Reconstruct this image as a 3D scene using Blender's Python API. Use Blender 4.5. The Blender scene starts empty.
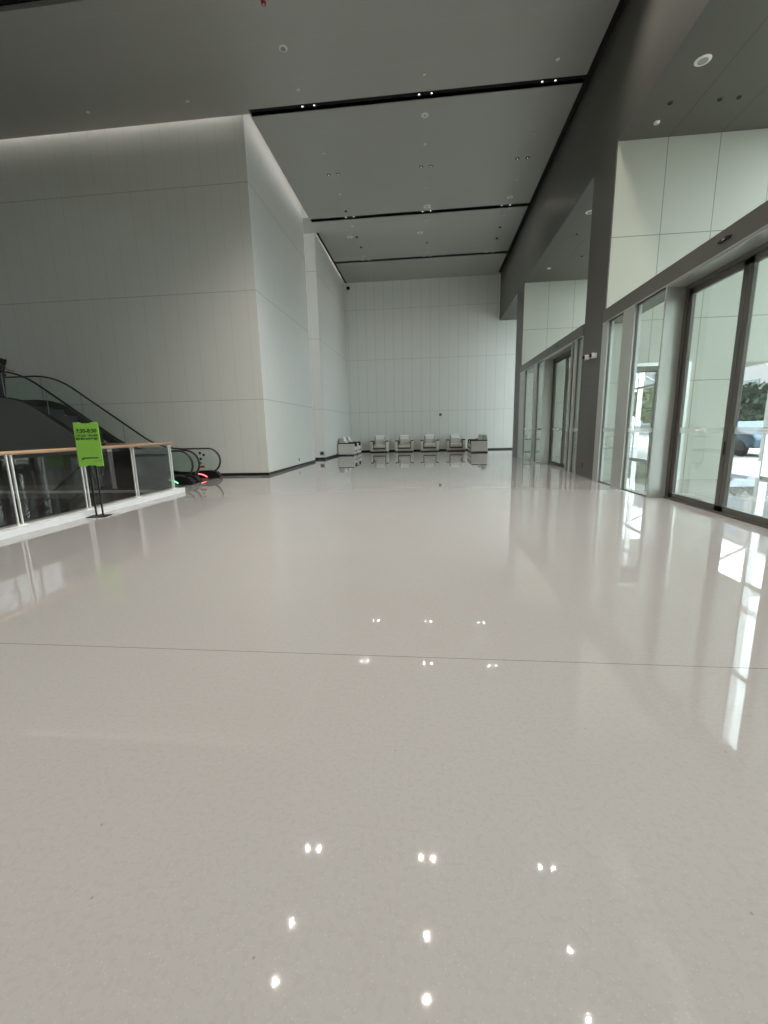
import bpy, bmesh, math, random
from mathutils import Vector, Matrix
random.seed(7)
C = bpy.context.scene.collection
PI = math.pi

# ------------------------------------------------------------------ camera
CAM_H = 1.4
YAW, PITCH, ROLL, FPX = 0.1065272, 0.1911448, -0.0222927, 427.803
F = Vector((-math.sin(YAW)*math.cos(PITCH), math.cos(YAW)*math.cos(PITCH), -math.sin(PITCH)))
R0 = Vector((math.cos(YAW), math.sin(YAW), 0)); U0 = R0.cross(F)
RR = R0*math.cos(ROLL) + U0*math.sin(ROLL); UU = -R0*math.sin(ROLL) + U0*math.cos(ROLL)
cd = bpy.data.cameras.new('camera'); cam = bpy.data.objects.new('camera', cd); C.objects.link(cam)
cam.matrix_world = Matrix(((RR.x, UU.x, -F.x, 0), (RR.y, UU.y, -F.y, 0), (RR.z, UU.z, -F.z, CAM_H), (0, 0, 0, 1)))
cd.sensor_fit = 'HORIZONTAL'; cd.sensor_width = 36; cd.lens = FPX/768*36; cd.clip_end = 400; cd.clip_start = 0.05
S = bpy.context.scene; S.camera = cam

# ------------------------------------------------------------------ light and exposure
SKY = 6.0; SUN = 1.0; SPOT = 370.0; COVE = 8.0
w = bpy.data.worlds.new('sky'); S.world = w; w.use_nodes = True
bg = w.node_tree.nodes['Background']; bg.inputs[0].default_value = (0.88, 0.94, 1.0, 1); bg.inputs[1].default_value = SKY
sl = bpy.data.lights.new('sun', 'SUN'); sl.energy = SUN; sl.angle = 0.02; sl.color = (1, .96, .9)
so = bpy.data.objects.new('sun', sl); C.objects.link(so); so.rotation_euler = (math.radians(-38), math.radians(-8), 0)
vs = S.view_settings; S.display_settings.display_device = 'sRGB'
vs.view_transform = 'Standard'; vs.look = 'None'; vs.gamma = 1; vs.use_curve_mapping = False; vs.exposure = 0.38
S.cycles.max_bounces = 10; S.cycles.diffuse_bounces = 5; S.cycles.glossy_bounces = 5; S.cycles.transparent_max_bounces = 24
S.cycles.sample_clamp_indirect = 6; S.cycles.use_denoising = True; S.cycles.use_adaptive_sampling = False

# ------------------------------------------------------------------ layout numbers (metres)
XR = 4.18; XL = -5.20; YF = 13.52; YE = 19.36; XL2 = -5.07; YG = 20.77; YB = 27.59
H = 10.09; HB = 7.57; HD = 4.06; XO = 8.15; XC = -4.93; YBACK = -9.0; XFAR = -17.0
SLOTS = [9.75, 13.34, 19.64, 24.36]; SW = 0.14

# ------------------------------------------------------------------ materials
def newmat(name):
    m = bpy.data.materials.new(name); m.use_nodes = True
    nt = m.node_tree; b = nt.nodes['Principled BSDF']; return m, nt, b
def nd(nt, t, **k):
    n = nt.nodes.new(t)
    for a, v in k.items(): setattr(n, a, v)
    return n
def math_n(nt, op, a, b=None, c=None):
    n = nd(nt, 'ShaderNodeMath', operation=op)
    for i, v in enumerate((a, b, c)):
        if v is None: continue
        if isinstance(v, (int, float)): n.inputs[i].default_value = v
        else: nt.links.new(v, n.inputs[i])
    return n.outputs[0]
def mixc(nt, fac, a, b):
    n = nd(nt, 'ShaderNodeMix', data_type='RGBA')
    if isinstance(fac, (int, float)): n.inputs[0].default_value = fac
    else: nt.links.new(fac, n.inputs[0])
    for i, v in ((6, a), (7, b)):
        if isinstance(v, tuple): n.inputs[i].default_value = (*v, 1) if len(v) == 3 else v
        else: nt.links.new(v, n.inputs[i])
    return n.outputs[2]
def plain(name, col, rough=0.5, metal=0.0, noise=0.06, scale=12, spec=0.5, emit=0, aniso=None, bump=0):
    m, nt, b = newmat(name)
    tc = nd(nt, 'ShaderNodeTexCoord'); nz = nd(nt, 'ShaderNodeTexNoise'); nz.inputs['Scale'].default_value = scale
    nz.inputs['Detail'].default_value = 4
    if aniso:
        mp = nd(nt, 'ShaderNodeMapping'); mp.inputs['Scale'].default_value = aniso
        nt.links.new(tc.outputs['Object'], mp.inputs[0]); nt.links.new(mp.outputs[0], nz.inputs[0])
    else: nt.links.new(tc.outputs['Object'], nz.inputs[0])
    lo = tuple(c*(1-noise) for c in col); hi = tuple(min(1, c*(1+noise)) for c in col)
    nt.links.new(mixc(nt, nz.outputs[0], lo, hi), b.inputs['Base Color'])
    b.inputs['Roughness'].default_value = rough; b.inputs['Metallic'].default_value = metal
    b.inputs['Specular IOR Level'].default_value = spec
    if emit:
        b.inputs['Emission Color'].default_value = (*col, 1); b.inputs['Emission Strength'].default_value = emit
    if bump:
        bp = nd(nt, 'ShaderNodeBump'); bp.inputs['Strength'].default_value = bump; bp.inputs['Distance'].default_value = .01
        nt.links.new(nz.outputs[0], bp.inputs['Height']); nt.links.new(bp.outputs[0], b.inputs['Normal'])
    return m
def seam_mask(nt, coord, offset, spacing, width):
    # 1 on the joint line, 0 elsewhere
    a = math_n(nt, 'SUBTRACT', coord, offset)
    a = math_n(nt, 'DIVIDE', a, spacing)
    a = math_n(nt, 'SUBTRACT', a, math_n(nt, 'FLOOR', math_n(nt, 'ADD', a, 0.5)))
    a = math_n(nt, 'ABSOLUTE', a)
    return math_n(nt, 'LESS_THAN', a, width/spacing/2)
def at_mask(nt, coord, val, width):
    return math_n(nt, 'LESS_THAN', math_n(nt, 'ABSOLUTE', math_n(nt, 'SUBTRACT', coord, val)), width/2)
def panel_mat(name, col, axis, off, sp, heights, wv=0.012, wh=0.02, dark=0.55, rough=0.55, noise=0.03, vdark=None, spec=.3):
    """panelled cladding: vertical joints along one axis, horizontal joints at given heights"""
    m, nt, b = newmat(name)
    g = nd(nt, 'ShaderNodeNewGeometry'); s = nd(nt, 'ShaderNodeSeparateXYZ'); nt.links.new(g.outputs['Position'], s.inputs[0])
    nz = nd(nt, 'ShaderNodeTexNoise'); nz.inputs['Scale'].default_value = 1.1; nz.inputs['Detail'].default_value = 6
    nt.links.new(g.outputs['Position'], nz.inputs[0])
    fine = nd(nt, 'ShaderNodeTexNoise'); fine.inputs['Scale'].default_value = 40; nt.links.new(g.outputs['Position'], fine.inputs[0])
    f = math_n(nt, 'ADD', math_n(nt, 'MULTIPLY', nz.outputs[0], .6), math_n(nt, 'MULTIPLY', fine.outputs[0], .4))
    base = mixc(nt, f, tuple(c*(1-noise) for c in col), tuple(min(1, c*(1+noise)) for c in col))
    mv = seam_mask(nt, s.outputs[axis], off, sp, wv)
    base = mixc(nt, mv, base, tuple(c*(vdark or dark) for c in col))
    mh = None
    for z in heights:
        k = at_mask(nt, s.outputs['Z'], z, wh); mh = k if mh is None else math_n(nt, 'MAXIMUM', mh, k)
    if mh is not None: base = mixc(nt, mh, base, tuple(c*dark for c in col))
    nt.links.new(base, b.inputs['Base Color']); b.inputs['Roughness'].default_value = rough
    b.inputs['Specular IOR Level'].default_value = spec
    return m
def glass_mat(name, tint=(.86, .93, .9), boost=1.0, rough=0.0):
    m = bpy.data.materials.new(name); m.use_nodes = True; nt = m.node_tree
    for n in list(nt.nodes):
        if n.type != 'OUTPUT_MATERIAL': nt.nodes.remove(n)
    out = [n for n in nt.nodes if n.type == 'OUTPUT_MATERIAL'][0]
    lw = nd(nt, 'ShaderNodeLayerWeight'); lw.inputs[0].default_value = .5
    f = math_n(nt, 'POWER', lw.outputs['Facing'], 4.0)
    f = math_n(nt, 'MULTIPLY_ADD', f, 0.9*boost, 0.045*boost); f = math_n(nt, 'MINIMUM', f, 1)
    tr = nd(nt, 'ShaderNodeBsdfTransparent'); tr.inputs[0].default_value = (*tint, 1)
    gl = nd(nt, 'ShaderNodeBsdfGlossy'); gl.inputs['Roughness'].default_value = rough
    mx = nd(nt, 'ShaderNodeMixShader'); nt.links.new(f, mx.inputs[0]); nt.links.new(tr.outputs[0], mx.inputs[1]); nt.links.new(gl.outputs[0], mx.inputs[2])
    nt.links.new(mx.outputs[0], out.inputs[0]); return m
def frost_mat(name):
    m, nt, b = newmat(name); b.inputs['Base Color'].default_value = (.62, .68, .66, 1); b.inputs['Roughness'].default_value = .6
    b.inputs['Alpha'].default_value = .38; return m
def emis(name, col, st):
    m, nt, b = newmat(name); b.inputs['Base Color'].default_value = (*col, 1)
    b.inputs['Emission Color'].default_value = (*col, 1); b.inputs['Emission Strength'].default_value = st; return m

def floor_mat():
    m, nt, b = newmat('polished_terrazzo')
    g = nd(nt, 'ShaderNodeNewGeometry'); s = nd(nt, 'ShaderNodeSeparateXYZ'); nt.links.new(g.outputs['Position'], s.inputs[0])
    big = nd(nt, 'ShaderNodeTexNoise'); big.inputs['Scale'].default_value = .5; big.inputs['Detail'].default_value = 5
    nt.links.new(g.outputs['Position'], big.inputs[0])
    col = mixc(nt, big.outputs[0], (.315, .302, .293), (.345, .332, .322))
    md = nd(nt, 'ShaderNodeTexNoise'); md.inputs['Scale'].default_value = 45; md.inputs['Detail'].default_value = 3
    nt.links.new(g.outputs['Position'], md.inputs[0])
    col = mixc(nt, math_n(nt, 'MULTIPLY', math_n(nt, 'GREATER_THAN', md.outputs[0], .56), .22), col, (.27, .255, .245))
    v = nd(nt, 'ShaderNodeTexVoronoi'); v.inputs['Scale'].default_value = 120; nt.links.new(g.outputs['Position'], v.inputs[0])
    sp = nd(nt, 'ShaderNodeSeparateColor'); nt.links.new(v.outputs['Color'], sp.inputs[0])
    core = math_n(nt, 'LESS_THAN', v.outputs['Distance'], 0.33)
    dk = math_n(nt, 'MULTIPLY', math_n(nt, 'GREATER_THAN', sp.outputs[0], .90), core)
    lt = math_n(nt, 'MULTIPLY', math_n(nt, 'LESS_THAN', sp.outputs[0], .16), core)
    col = mixc(nt, math_n(nt, 'MULTIPLY', dk, .22), col, (.27, .24, .22))
    col = mixc(nt, math_n(nt, 'MULTIPLY', lt, .12), col, (.60, .57, .55))
    v2 = nd(nt, 'ShaderNodeTexVoronoi'); v2.inputs['Scale'].default_value = 9; nt.links.new(g.outputs['Position'], v2.inputs[0])
    s2 = nd(nt, 'ShaderNodeSeparateColor'); nt.links.new(v2.outputs['Color'], s2.inputs[0])
    chip = math_n(nt, 'MULTIPLY', math_n(nt, 'GREATER_THAN', s2.outputs[1], .72), math_n(nt, 'LESS_THAN', v2.outputs['Distance'], .045))
    col = mixc(nt, math_n(nt, 'MULTIPLY', chip, .7), col, (.22, .19, .17))
    joint = at_mask(nt, s.outputs['Y'], 2.4538, .0055)
    col = mixc(nt, math_n(nt, 'MULTIPLY', joint, .85), col, (.10, .09, .08))
    nt.links.new(col, b.inputs['Base Color'])
    rn = nd(nt, 'ShaderNodeTexNoise'); rn.inputs['Scale'].default_value = 2.5; nt.links.new(g.outputs['Position'], rn.inputs[0])
    nt.links.new(math_n(nt, 'MULTIPLY_ADD', rn.outputs[0], .012, .012), b.inputs['Roughness'])
    b.inputs['IOR'].default_value = 1.5; b.inputs['Specular IOR Level'].default_value = 0.7
    # very slight waviness of the polish
    wn = nd(nt, 'ShaderNodeTexNoise'); wn.inputs['Scale'].default_value = 1.4; wn.inputs['Detail'].default_value = 2
    nt.links.new(g.outputs['Position'], wn.inputs[0])
    bp = nd(nt, 'ShaderNodeBump'); bp.inputs['Strength'].default_value = .10; bp.inputs['Distance'].default_value = .004
    nt.links.new(wn.outputs[0], bp.inputs['Height']); nt.links.new(bp.outputs[0], b.inputs['Normal'])
    return m
def ceil_mat():
    m, nt, b = newmat('ceiling_panel')
    g = nd(nt, 'ShaderNodeNewGeometry'); s = nd(nt, 'ShaderNodeSeparateXYZ'); nt.links.new(g.outputs['Position'], s.inputs[0])
    base = (.42, .415, .385)
    a = seam_mask(nt, s.outputs['Y'], 13.34, 1.05, .012); c = seam_mask(nt, s.outputs['X'], -4.93, 1.62, .010)
    f = math_n(nt, 'MULTIPLY', math_n(nt, 'MAXIMUM', a, math_n(nt, 'MULTIPLY', c, .6)), .35)
    nt.links.new(mixc(nt, f, base, (.52, .51, .49)), b.inputs['Base Color'])
    b.inputs['Roughness'].default_value = .38; b.inputs['Metallic'].default_value = .35
    return m
M = dict(
    floor=floor_mat(), ceil=ceil_mat(),
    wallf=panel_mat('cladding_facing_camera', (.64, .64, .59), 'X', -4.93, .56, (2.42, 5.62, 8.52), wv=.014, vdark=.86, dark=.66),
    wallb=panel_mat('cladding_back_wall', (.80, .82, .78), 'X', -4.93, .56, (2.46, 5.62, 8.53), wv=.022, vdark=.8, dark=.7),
    walls=panel_mat('cladding_side', (.63, .635, .60), 'Y', 13.52, .58, (2.42, 5.62, 8.52), wv=.008, vdark=.85, dark=.6),
    stone=panel_mat('return_wall_stone', (.43, .44, .365), 'X', XR, 1.08, (2.39, 3.8, 5.63), wv=.018, wh=.02, dark=.5, noise=.06),
    pier=panel_mat('dark_grey_panel', (.075, .072, .064), 'Y', 0.3, 40, (2.38,), wh=.015, dark=.5, rough=.4, spec=.5),
    fascia=panel_mat('fascia_grey', (.085, .083, .073), 'Y', 3.9, 9.5, (), wv=.012, dark=.7, rough=.42, spec=.45),
    soffit=panel_mat('bay_soffit', (.105, .10, .082), 'X', XR, 1.08, (), wv=.016, dark=.5, rough=.45),
    steel=plain('brushed_steel', (.52, .54, .50), .36, .7, .10, 9, aniso=(14, 14, .35)),
    bronze=plain('dark_anodised_frame', (.13, .125, .11), .38, .6, .06, 10),
    header=plain('header_panel', (.15, .145, .13), .36, .6, .05, 6, aniso=(4, .4, 4)),
    black=plain('black_metal', (.012, .012, .013), .45, .2, .1),
    recess=plain('black_recess', (.006, .006, .006), .8, 0, .1),
    rubber=plain('black_rubber', (.014, .014, .015), .35, 0, .1),
    white=plain('white_enamel', (.72, .72, .70), .35, 0, .03),
    curb=plain('white_stone_curb', (.72, .73, .74), .25, 0, .03),
    wood=plain('wood_handrail', (.42, .27, .17), .4, 0, .25, 8, aniso=(10, .7, 10)),
    postm=plain('satin_post_metal', (.78, .78, .76), .4, .35, .03), alu=plain('polished_aluminium', (.62, .62, .60), .28, .8, .05),
    clad=plain('escalator_cladding', (.15, .155, .145), .4, .4, .06, 4),
    tread=plain('escalator_step_metal', (.045, .045, .047), .45, .5, .15, 30),
    glass=glass_mat('clear_glass'), gglass=glass_mat('facade_glass', (.94, .975, .965), 1.0), eglass=glass_mat('escalator_glass', (.93, .965, .95), .7),
    rglass=glass_mat('railing_glass', (.64, .64, .63), 1.4),
    strip=frost_mat('frosted_strip'),
    fabric=plain('beige_upholstery', (.74, .71, .65), .9, 0, .12, 60, bump=.2),
    fabric2=plain('grey_upholstery', (.50, .51, .49), .9, 0, .12, 60, bump=.2),
    cloth=plain('white_headrest_cloth', (.88, .90, .90), .9, 0, .06, 60),
    darkwood=plain('black_lacquered_wood', (.022, .020, .018), .35, 0, .2),
    green=plain('green_sign_panel', (.22, .48, .06), .45, 0, .04),
    greend=plain('sign_print_dark', (.008, .025, .006), .5, 0, .04),
    red=plain('red_plastic', (.35, .01, .02), .4, 0, .04),
    grey=plain('grey_plastic', (.28, .28, .27), .45, 0, .05),
    lgrey=plain('pale_grey_plastic', (.48, .48, .46), .45, 0, .05),
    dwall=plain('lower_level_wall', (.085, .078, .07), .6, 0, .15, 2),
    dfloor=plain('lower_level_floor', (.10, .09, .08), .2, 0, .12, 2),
    lens=emis('lamp_lens', (1, .98, .94), 45.0), lensd=emis('lamp_lens_deep', (1, .98, .94), 1.1), cove=emis('cove_lamp', (1, .97, .92), COVE),
    redl=emis('red_signal', (1, .12, .14), 3.0), greenl=emis('green_signal', (.25, 1, .45), 1.6),
    skin=plain('skin', (.42, .25, .19), .5, 0, .05), hair=plain('hair', (.015, .012, .01), .6, 0, .2),
    jacket=plain('black_clothing', (.010, .010, .012), .85, 0, .3, 40), sleeve=plain('dusky_sleeve', (.10, .06, .065), .85, 0, .2, 40),
    pave=plain('paving', (.30, .285, .26), .7, 0, .10, .8), asphalt=plain('asphalt', (.07, .075, .085), .8, 0, .15, 2),
    bwhite=panel_mat('pale_facade_tiles', (.24, .235, .22), 'X', 0, 3.0, (3, 6, 9, 12, 15), wv=.1, wh=.12, dark=.6),
    bwin=plain('window_glass_dark', (.02, .035, .045), .08, 0, .1), leaf=plain('foliage', (.018, .035, .014), .8, 0, .5, 3), leafl=plain('foliage_pale', (.13, .145, .07), .8, 0, .4, 3),
    bark=plain('bark', (.10, .07, .05), .9, 0, .3), carp=plain('blue_car_paint', (.06, .10, .14), .2, .4, .03), tyre=plain('tyre', (.02, .02, .02), .8, 0, .1),
)

# ------------------------------------------------------------------ mesh helpers
class MB:
    def __init__(s): s.v = []; s.f = []
    def add(s, vs_, fs):
        o = len(s.v); s.v += [tuple(v) for v in vs_]; s.f += [tuple(i+o for i in f) for f in fs]; return s
    def box(s, x0, y0, z0, x1, y1, z1):
        x0, x1 = sorted((x0, x1)); y0, y1 = sorted((y0, y1)); z0, z1 = sorted((z0, z1))
        return s.add([(x, y, z) for z in (z0, z1) for y in (y0, y1) for x in (x0, x1)],
                     [(0, 2, 3, 1), (4, 5, 7, 6), (0, 1, 5, 4), (2, 6, 7, 3), (0, 4, 6, 2), (1, 3, 7, 5)])
    def prism(s, pts, a0, a1, axis='y'):
        # pts 2D outline; axis y: pts=(x,z); axis x: pts=(y,z); axis z: pts=(x,y)
        n = len(pts)
        def P(p, a): return (p[0], a, p[1]) if axis == 'y' else ((a, p[0], p[1]) if axis == 'x' else (p[0], p[1], a))
        vs_ = [P(p, a0) for p in pts] + [P(p, a1) for p in pts]
        return s.add(vs_, [tuple(range(n)), tuple(range(2*n-1, n-1, -1))] + [(i, i+n, (i+1) % n+n, (i+1) % n) for i in range(n)])
    def tube(s, path, r, n=10, cap=True, closed=False, ry=None):
        pts = [Vector(p) for p in path]; rings = []
        up = Vector((0, 0, 1))
        for i, p in enumerate(pts):
            a = pts[max(0, i-1)]; b = pts[min(len(pts)-1, i+1)]; t = (b-a).normalized()
            u = up if abs(t.dot(up)) < .95 else Vector((0, 1, 0))
            if ry is not None: u = Vector((0, 1, 0)) if abs(t.y) < .9 else Vector((0, 0, 1))
            s1 = t.cross(u).normalized(); s2 = s1.cross(t).normalized()
            rad = r[i] if isinstance(r, (list, tuple)) else r
            rings.append([p + s1*math.cos(2*PI*k/n)*rad + s2*math.sin(2*PI*k/n)*(ry if ry is not None else rad) for k in range(n)])
        vs_ = [v for rg in rings for v in rg]; fs = []
        for i in range(len(rings)-1):
            for k in range(n): fs.append((i*n+k, i*n+(k+1) % n, (i+1)*n+(k+1) % n, (i+1)*n+k))
        if cap: fs += [tuple(range(n-1, -1, -1)), tuple((len(rings)-1)*n+k for k in range(n))]
        return s.add(vs_, fs)
    def lathe(s, prof, cx=0, cy=0, n=20, axis='z'):
        # prof: (r, z)
        vs_ = []; fs = []
        for r, z in prof:
            for k in range(n):
                a = 2*PI*k/n; p = (r*math.cos(a), r*math.sin(a), z)
                if axis == 'x': p = (p[2], p[0], p[1])
                if axis == 'y': p = (p[0], p[2], p[1])
                vs_.append(p if axis != 'z' else (p[0]+cx, p[1]+cy, p[2]))
        m = len(prof)
        for i in range(m-1):
            for k in range(n): fs.append((i*n+k, i*n+(k+1) % n, (i+1)*n+(k+1) % n, (i+1)*n+k))
        fs += [tuple(range(n-1, -1, -1)), tuple((m-1)*n+k for k in range(n))]
        return s.add(vs_, fs)
    def build(s, name, mat, parent=None, bevel=0, smooth=False, seg=2, loc=None):
        me = bpy.data.meshes.new(name); me.from_pydata(s.v, [], s.f); me.update()
        bm = bmesh.new(); bm.from_mesh(me); bmesh.ops.recalc_face_normals(bm, faces=bm.faces); bm.to_mesh(me); bm.free()
        o = bpy.data.objects.new(name, me); C.objects.link(o); me.materials.append(M[mat] if isinstance(mat, str) else mat)
        if parent is not None: o.parent = parent
        if loc: o.location = loc
        if bevel:
            b = o.modifiers.new('bevel', 'BEVEL'); b.width = bevel; b.segments = seg; b.limit_method = 'ANGLE'; b.angle_limit = math.radians(40)
        if smooth:
            for p in me.polygons: p.use_smooth = True
        return o
def box(name, mat, b, parent=None, bevel=0, seg=2): return MB().box(*b).build(name, mat, parent, bevel, seg=seg)
def tag(o, label=None, cat=None, group=None, kind=None):
    if label: o['label'] = label
    if cat: o['category'] = cat
    if group: o['group'] = group
    if kind: o['kind'] = kind
    return o
def struct(o): o['kind'] = 'structure'; return o
def empty(name, loc, rz=0):
    o = bpy.data.objects.new(name, None); C.objects.link(o); o.location = loc; o.rotation_euler = (0, 0, rz); return o
def copy_tree(o, parent=None):
    c = o.copy(); C.objects.link(c)
    if parent is not None: c.parent = parent
    for ch in [x for x in list(C.objects) if x.parent == o]: copy_tree(ch, c)
    return c

# ================================================================== THE SETTING
# floor slab with the opening for the descending escalator and the void behind the railing
fl = MB()
VX0, VX1, VY0, VY1, VY2, VX2 = -15.5, -6.3, 1.0, 9.86, 11.44, -7.9
for b in [(VX1, YBACK, XO+.1, 29.0), (XFAR, YBACK, VX1, VY0), (XFAR, VY0, VX0, VY2), (VX2, VY1, VX1, VY2), (XFAR, VY2, VX1, 29.0)]:
    fl.box(b[0], b[1], -.4, b[2], b[3], 0)
struct(fl.build('floor', 'floor'))
lw_ = MB()
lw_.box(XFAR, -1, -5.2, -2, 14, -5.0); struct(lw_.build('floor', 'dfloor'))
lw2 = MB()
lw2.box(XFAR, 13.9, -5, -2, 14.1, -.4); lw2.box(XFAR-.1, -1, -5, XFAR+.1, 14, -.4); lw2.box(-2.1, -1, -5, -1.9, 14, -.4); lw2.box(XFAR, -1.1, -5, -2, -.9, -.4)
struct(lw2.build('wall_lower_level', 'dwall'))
# slab edge cladding of the opening
# left block: front face and right face
b = MB().box(XFAR, YF, 0, XL, YF+.3, H+.45); struct(b.build('wall_left', 'wallf'))
b = MB().box(XL-.3, YF+.3, 0, XL, YE, H+.45).add([(XL+.0005, YF, 0), (XL+.0005, YF+.3, 0), (XL+.0005, YF+.3, H+.45), (XL+.0005, YF, H+.45)], [(0, 1, 2, 3)]); struct(b.build('wall_left', 'walls'))
struct(MB().box(-8, YE-.3, 0, XL-.3, YE, H+.3).build('wall_left', 'wallf'))
struct(MB().box(XFAR, YG, 0, XL2-.004, YG+.3, H+.3).build('wall_left', 'wallf'))
struct(MB().box(XL2-.3, YG+.002, 0, XL2, YB, H+.45).build('wall_left', 'walls'))
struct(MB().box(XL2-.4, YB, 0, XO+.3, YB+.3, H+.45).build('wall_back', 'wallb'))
struct(MB().box(XFAR-.2, YBACK, 0, XFAR, YF+.3, H+.3).build('wall_far_left', 'walls'))
struct(MB().box(XFAR, YBACK-.2, 0, XO+.3, YBACK, H+.3).build('wall_rear', 'wallf'))
# skirting
struct(MB().box(XL, YF-.0, 0, -6.0, YF-.012, .09).box(-8.5, YF, 0, -6.0, YF-.012, .09).build('baseboard_left', 'black'))
struct(MB().box(XL, YF-.012, 0, XL+.012, YE, .09).build('baseboard_left', 'black'))
struct(MB().box(XL2, YG-.012, 0, XL2+.012, YB, .10).box(-7, YG, 0, XL2+.012, YG-.012, .10).build('baseboard_left', 'black'))
struct(MB().box(XL2, YB-.014, 0, XO, YB, .085).build('baseboard_back', 'black'))

# main ceiling: panels between black slots
ce = MB()
ys = [YBACK] + SLOTS + [YB]
for i in range(len(ys)-1):
    y0 = ys[i] + (SW if i > 0 else 0); y1 = ys[i+1] - (SW if i+1 < len(ys)-1 else 0)
    ce.box(XC, y0, H, XR-.19, y1, H+.10)
# left-hand ceiling over the escalators, and the piece closing the gap between the two wall blocks
ce.box(XFAR, YBACK, H, XC, 9.62, H+.10); ce.box(XFAR, 9.86, H, XC, 13.36, H+.10)
ce.box(-9, YE-.02, H, XC, YG, H+.10)
struct(ce.build('ceiling', 'ceil'))
struct(MB().box(XL-.02, YE-.03, H-.002, XC-.02, YE+.005, H+.45).build('trim_cove_end', 'white'))
struct(MB().box(-5.0, YG, H-.006, XC+.03, YB, H-.001).box(-5.0, YG, H-.001, -4.985, YB, H+.10).build('trim_slot_left', 'recess'))
rs = MB().box(XFAR-.2, YBACK-.2, H+.46, XO+.3, YB+.3, H+.8); struct(rs.build('ceiling', 'recess'))
# black linings of the slots
for y in SLOTS:
    struct(MB().box(XC, y-SW-.02, H+.10, XR-.19, y+SW+.02, H+.13).box(XC, y-SW-.02, H+.02, XR-.19, y-SW, H+.12).box(XC, y+SW, H+.02, XR-.19, y+SW+.02, H+.12).build('trim_slot', 'recess'))
struct(MB().box(XFAR, 9.6, H+.10, XC, 9.88, H+.13).build('trim_slot', 'recess'))
struct(MB().box(XR-.19, YBACK, H+.10, XR, YB, H+.13).box(XR-.075, YBACK, H+.0, XR-.06, YB, H+.03).build('trim_slot_right', 'recess'))
struct(MB().box(XC-.015, YG, H+.0, XC, YB, H+.12).build('trim_slot_left', 'recess'))
# cove along the first wall block: side closure of the ceiling edge
struct(MB().box(XC-.015, YF-.16, H+.0, XC, YE, H+.12).build('trim_cove', 'ceil'))
# bay soffit (lower ceiling over the entrances) and the tall fascia
struct(MB().box(XR+.2, YBACK, HB, XO+.3, YB, HB+.15).build('ceiling_bay', 'soffit'))
struct(MB().box(XR, YBACK, HB, XR+.2, YB, H+.45).build('wall_right_fascia', 'fascia'))

# piers (dark skin to the hall, stone on the return faces, with a glazed side passage through them)
PIERS = [(-7.6, -6.25), (1.9, 3.25), (11.40, 12.75), (20.90, 22.27)]
for (y0, y1) in PIERS:
    struct(MB().box(XR, y0, 0, XR+.03, y1, HB).build('wall_right_pier', 'pier'))
    st_ = MB()
    if y0 > 15:
        st_.box(XR+.03, y0, 0, XO, y1, HB); struct(st_.build('wall_right_return', 'stone')); continue
    st_.box(XR+.03, y0, 0, 4.75, y1, 2.77); st_.box(6.2, y0, 0, 7.42, y1, 2.77); st_.box(XR+.03, y0, 2.77, XO, y1, HB)
    struct(st_.build('wall_right_return', 'stone'))
    # steel side-passage frame
    fr = MB()
    for ya in (y0-.02, y1-.06):
        fr.box(4.72, ya, 0, 4.78, ya+.08, 2.83); fr.box(6.10, ya, 0, 6.24, ya+.08, 2.83); fr.box(4.78, ya, 2.75, 6.10, ya+.08, 2.83)
    struct(fr.build('trim_passage_frame', 'steel'))

# ---- vestibule fronts -------------------------------------------------------
wn_ = [0]; dn_ = [0]
def window(x0, x1, y0, y1, z0, z1, frame_d=.03, mat='gglass', strips=True, fm='bronze'):
    wn_[0] += 1
    wobj = struct(empty('window_%d' % wn_[0], (0, 0, 0)))
    t = .012
    MB().box((x0+x1)/2-t/2, y0+frame_d, z0+frame_d, (x0+x1)/2+t/2, y1-frame_d, z1-frame_d).build('pane', mat, wobj)
    f = MB(); f.box(x0, y0, z0, x1, y0+frame_d, z1); f.box(x0, y1-frame_d, z0, x1, y1, z1); f.box(x0, y0, z1-frame_d, x1, y1, z1); f.box(x0, y0, z0, x1, y1, z0+frame_d)
    f.build('window_frame', fm, wobj)
    if strips:
        MB().box((x0+x1)/2-t/2-.003, y0+frame_d, 1.225, (x0+x1)/2+t/2+.003, y1-frame_d, 1.315).build('safety_strip', 'strip', wobj)
    return wobj
def leaf(x, y0, y1, ztop):
    dn_[0] += 1
    d = struct(empty('door_%d' % dn_[0], (0, 0, 0)))
    f = MB(); f.box(x, y0, .01, x+.06, y0+.10, ztop); f.box(x, y1-.10, .01, x+.06, y1, ztop); f.box(x, y0, ztop-.10, x+.06, y1, ztop); f.box(x, y0, .01, x+.06, y1, .12)
    f.build('door_frame', 'bronze', d, bevel=.004)
    MB().box(x+.024, y0+.10, .12, x+.036, y1-.10, ztop-.10).build('pane', 'gglass', d)
    MB().box(x+.020, y0+.10, 1.215, x+.040, y1-.10, 1.315).build('safety_strip', 'strip', d)
    g = MB(); g.box(x+.023-.005, (y0+y1)/2-.13, 1.250, x+.020, (y0+y1)/2+.13, 1.285)
    g.build('strip_mark', 'white', d)
    MB().box(x-.012, y0+.02, .9, x, y0+.035, 1.1).build('pull_groove', 'black', d)
    return d
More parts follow.
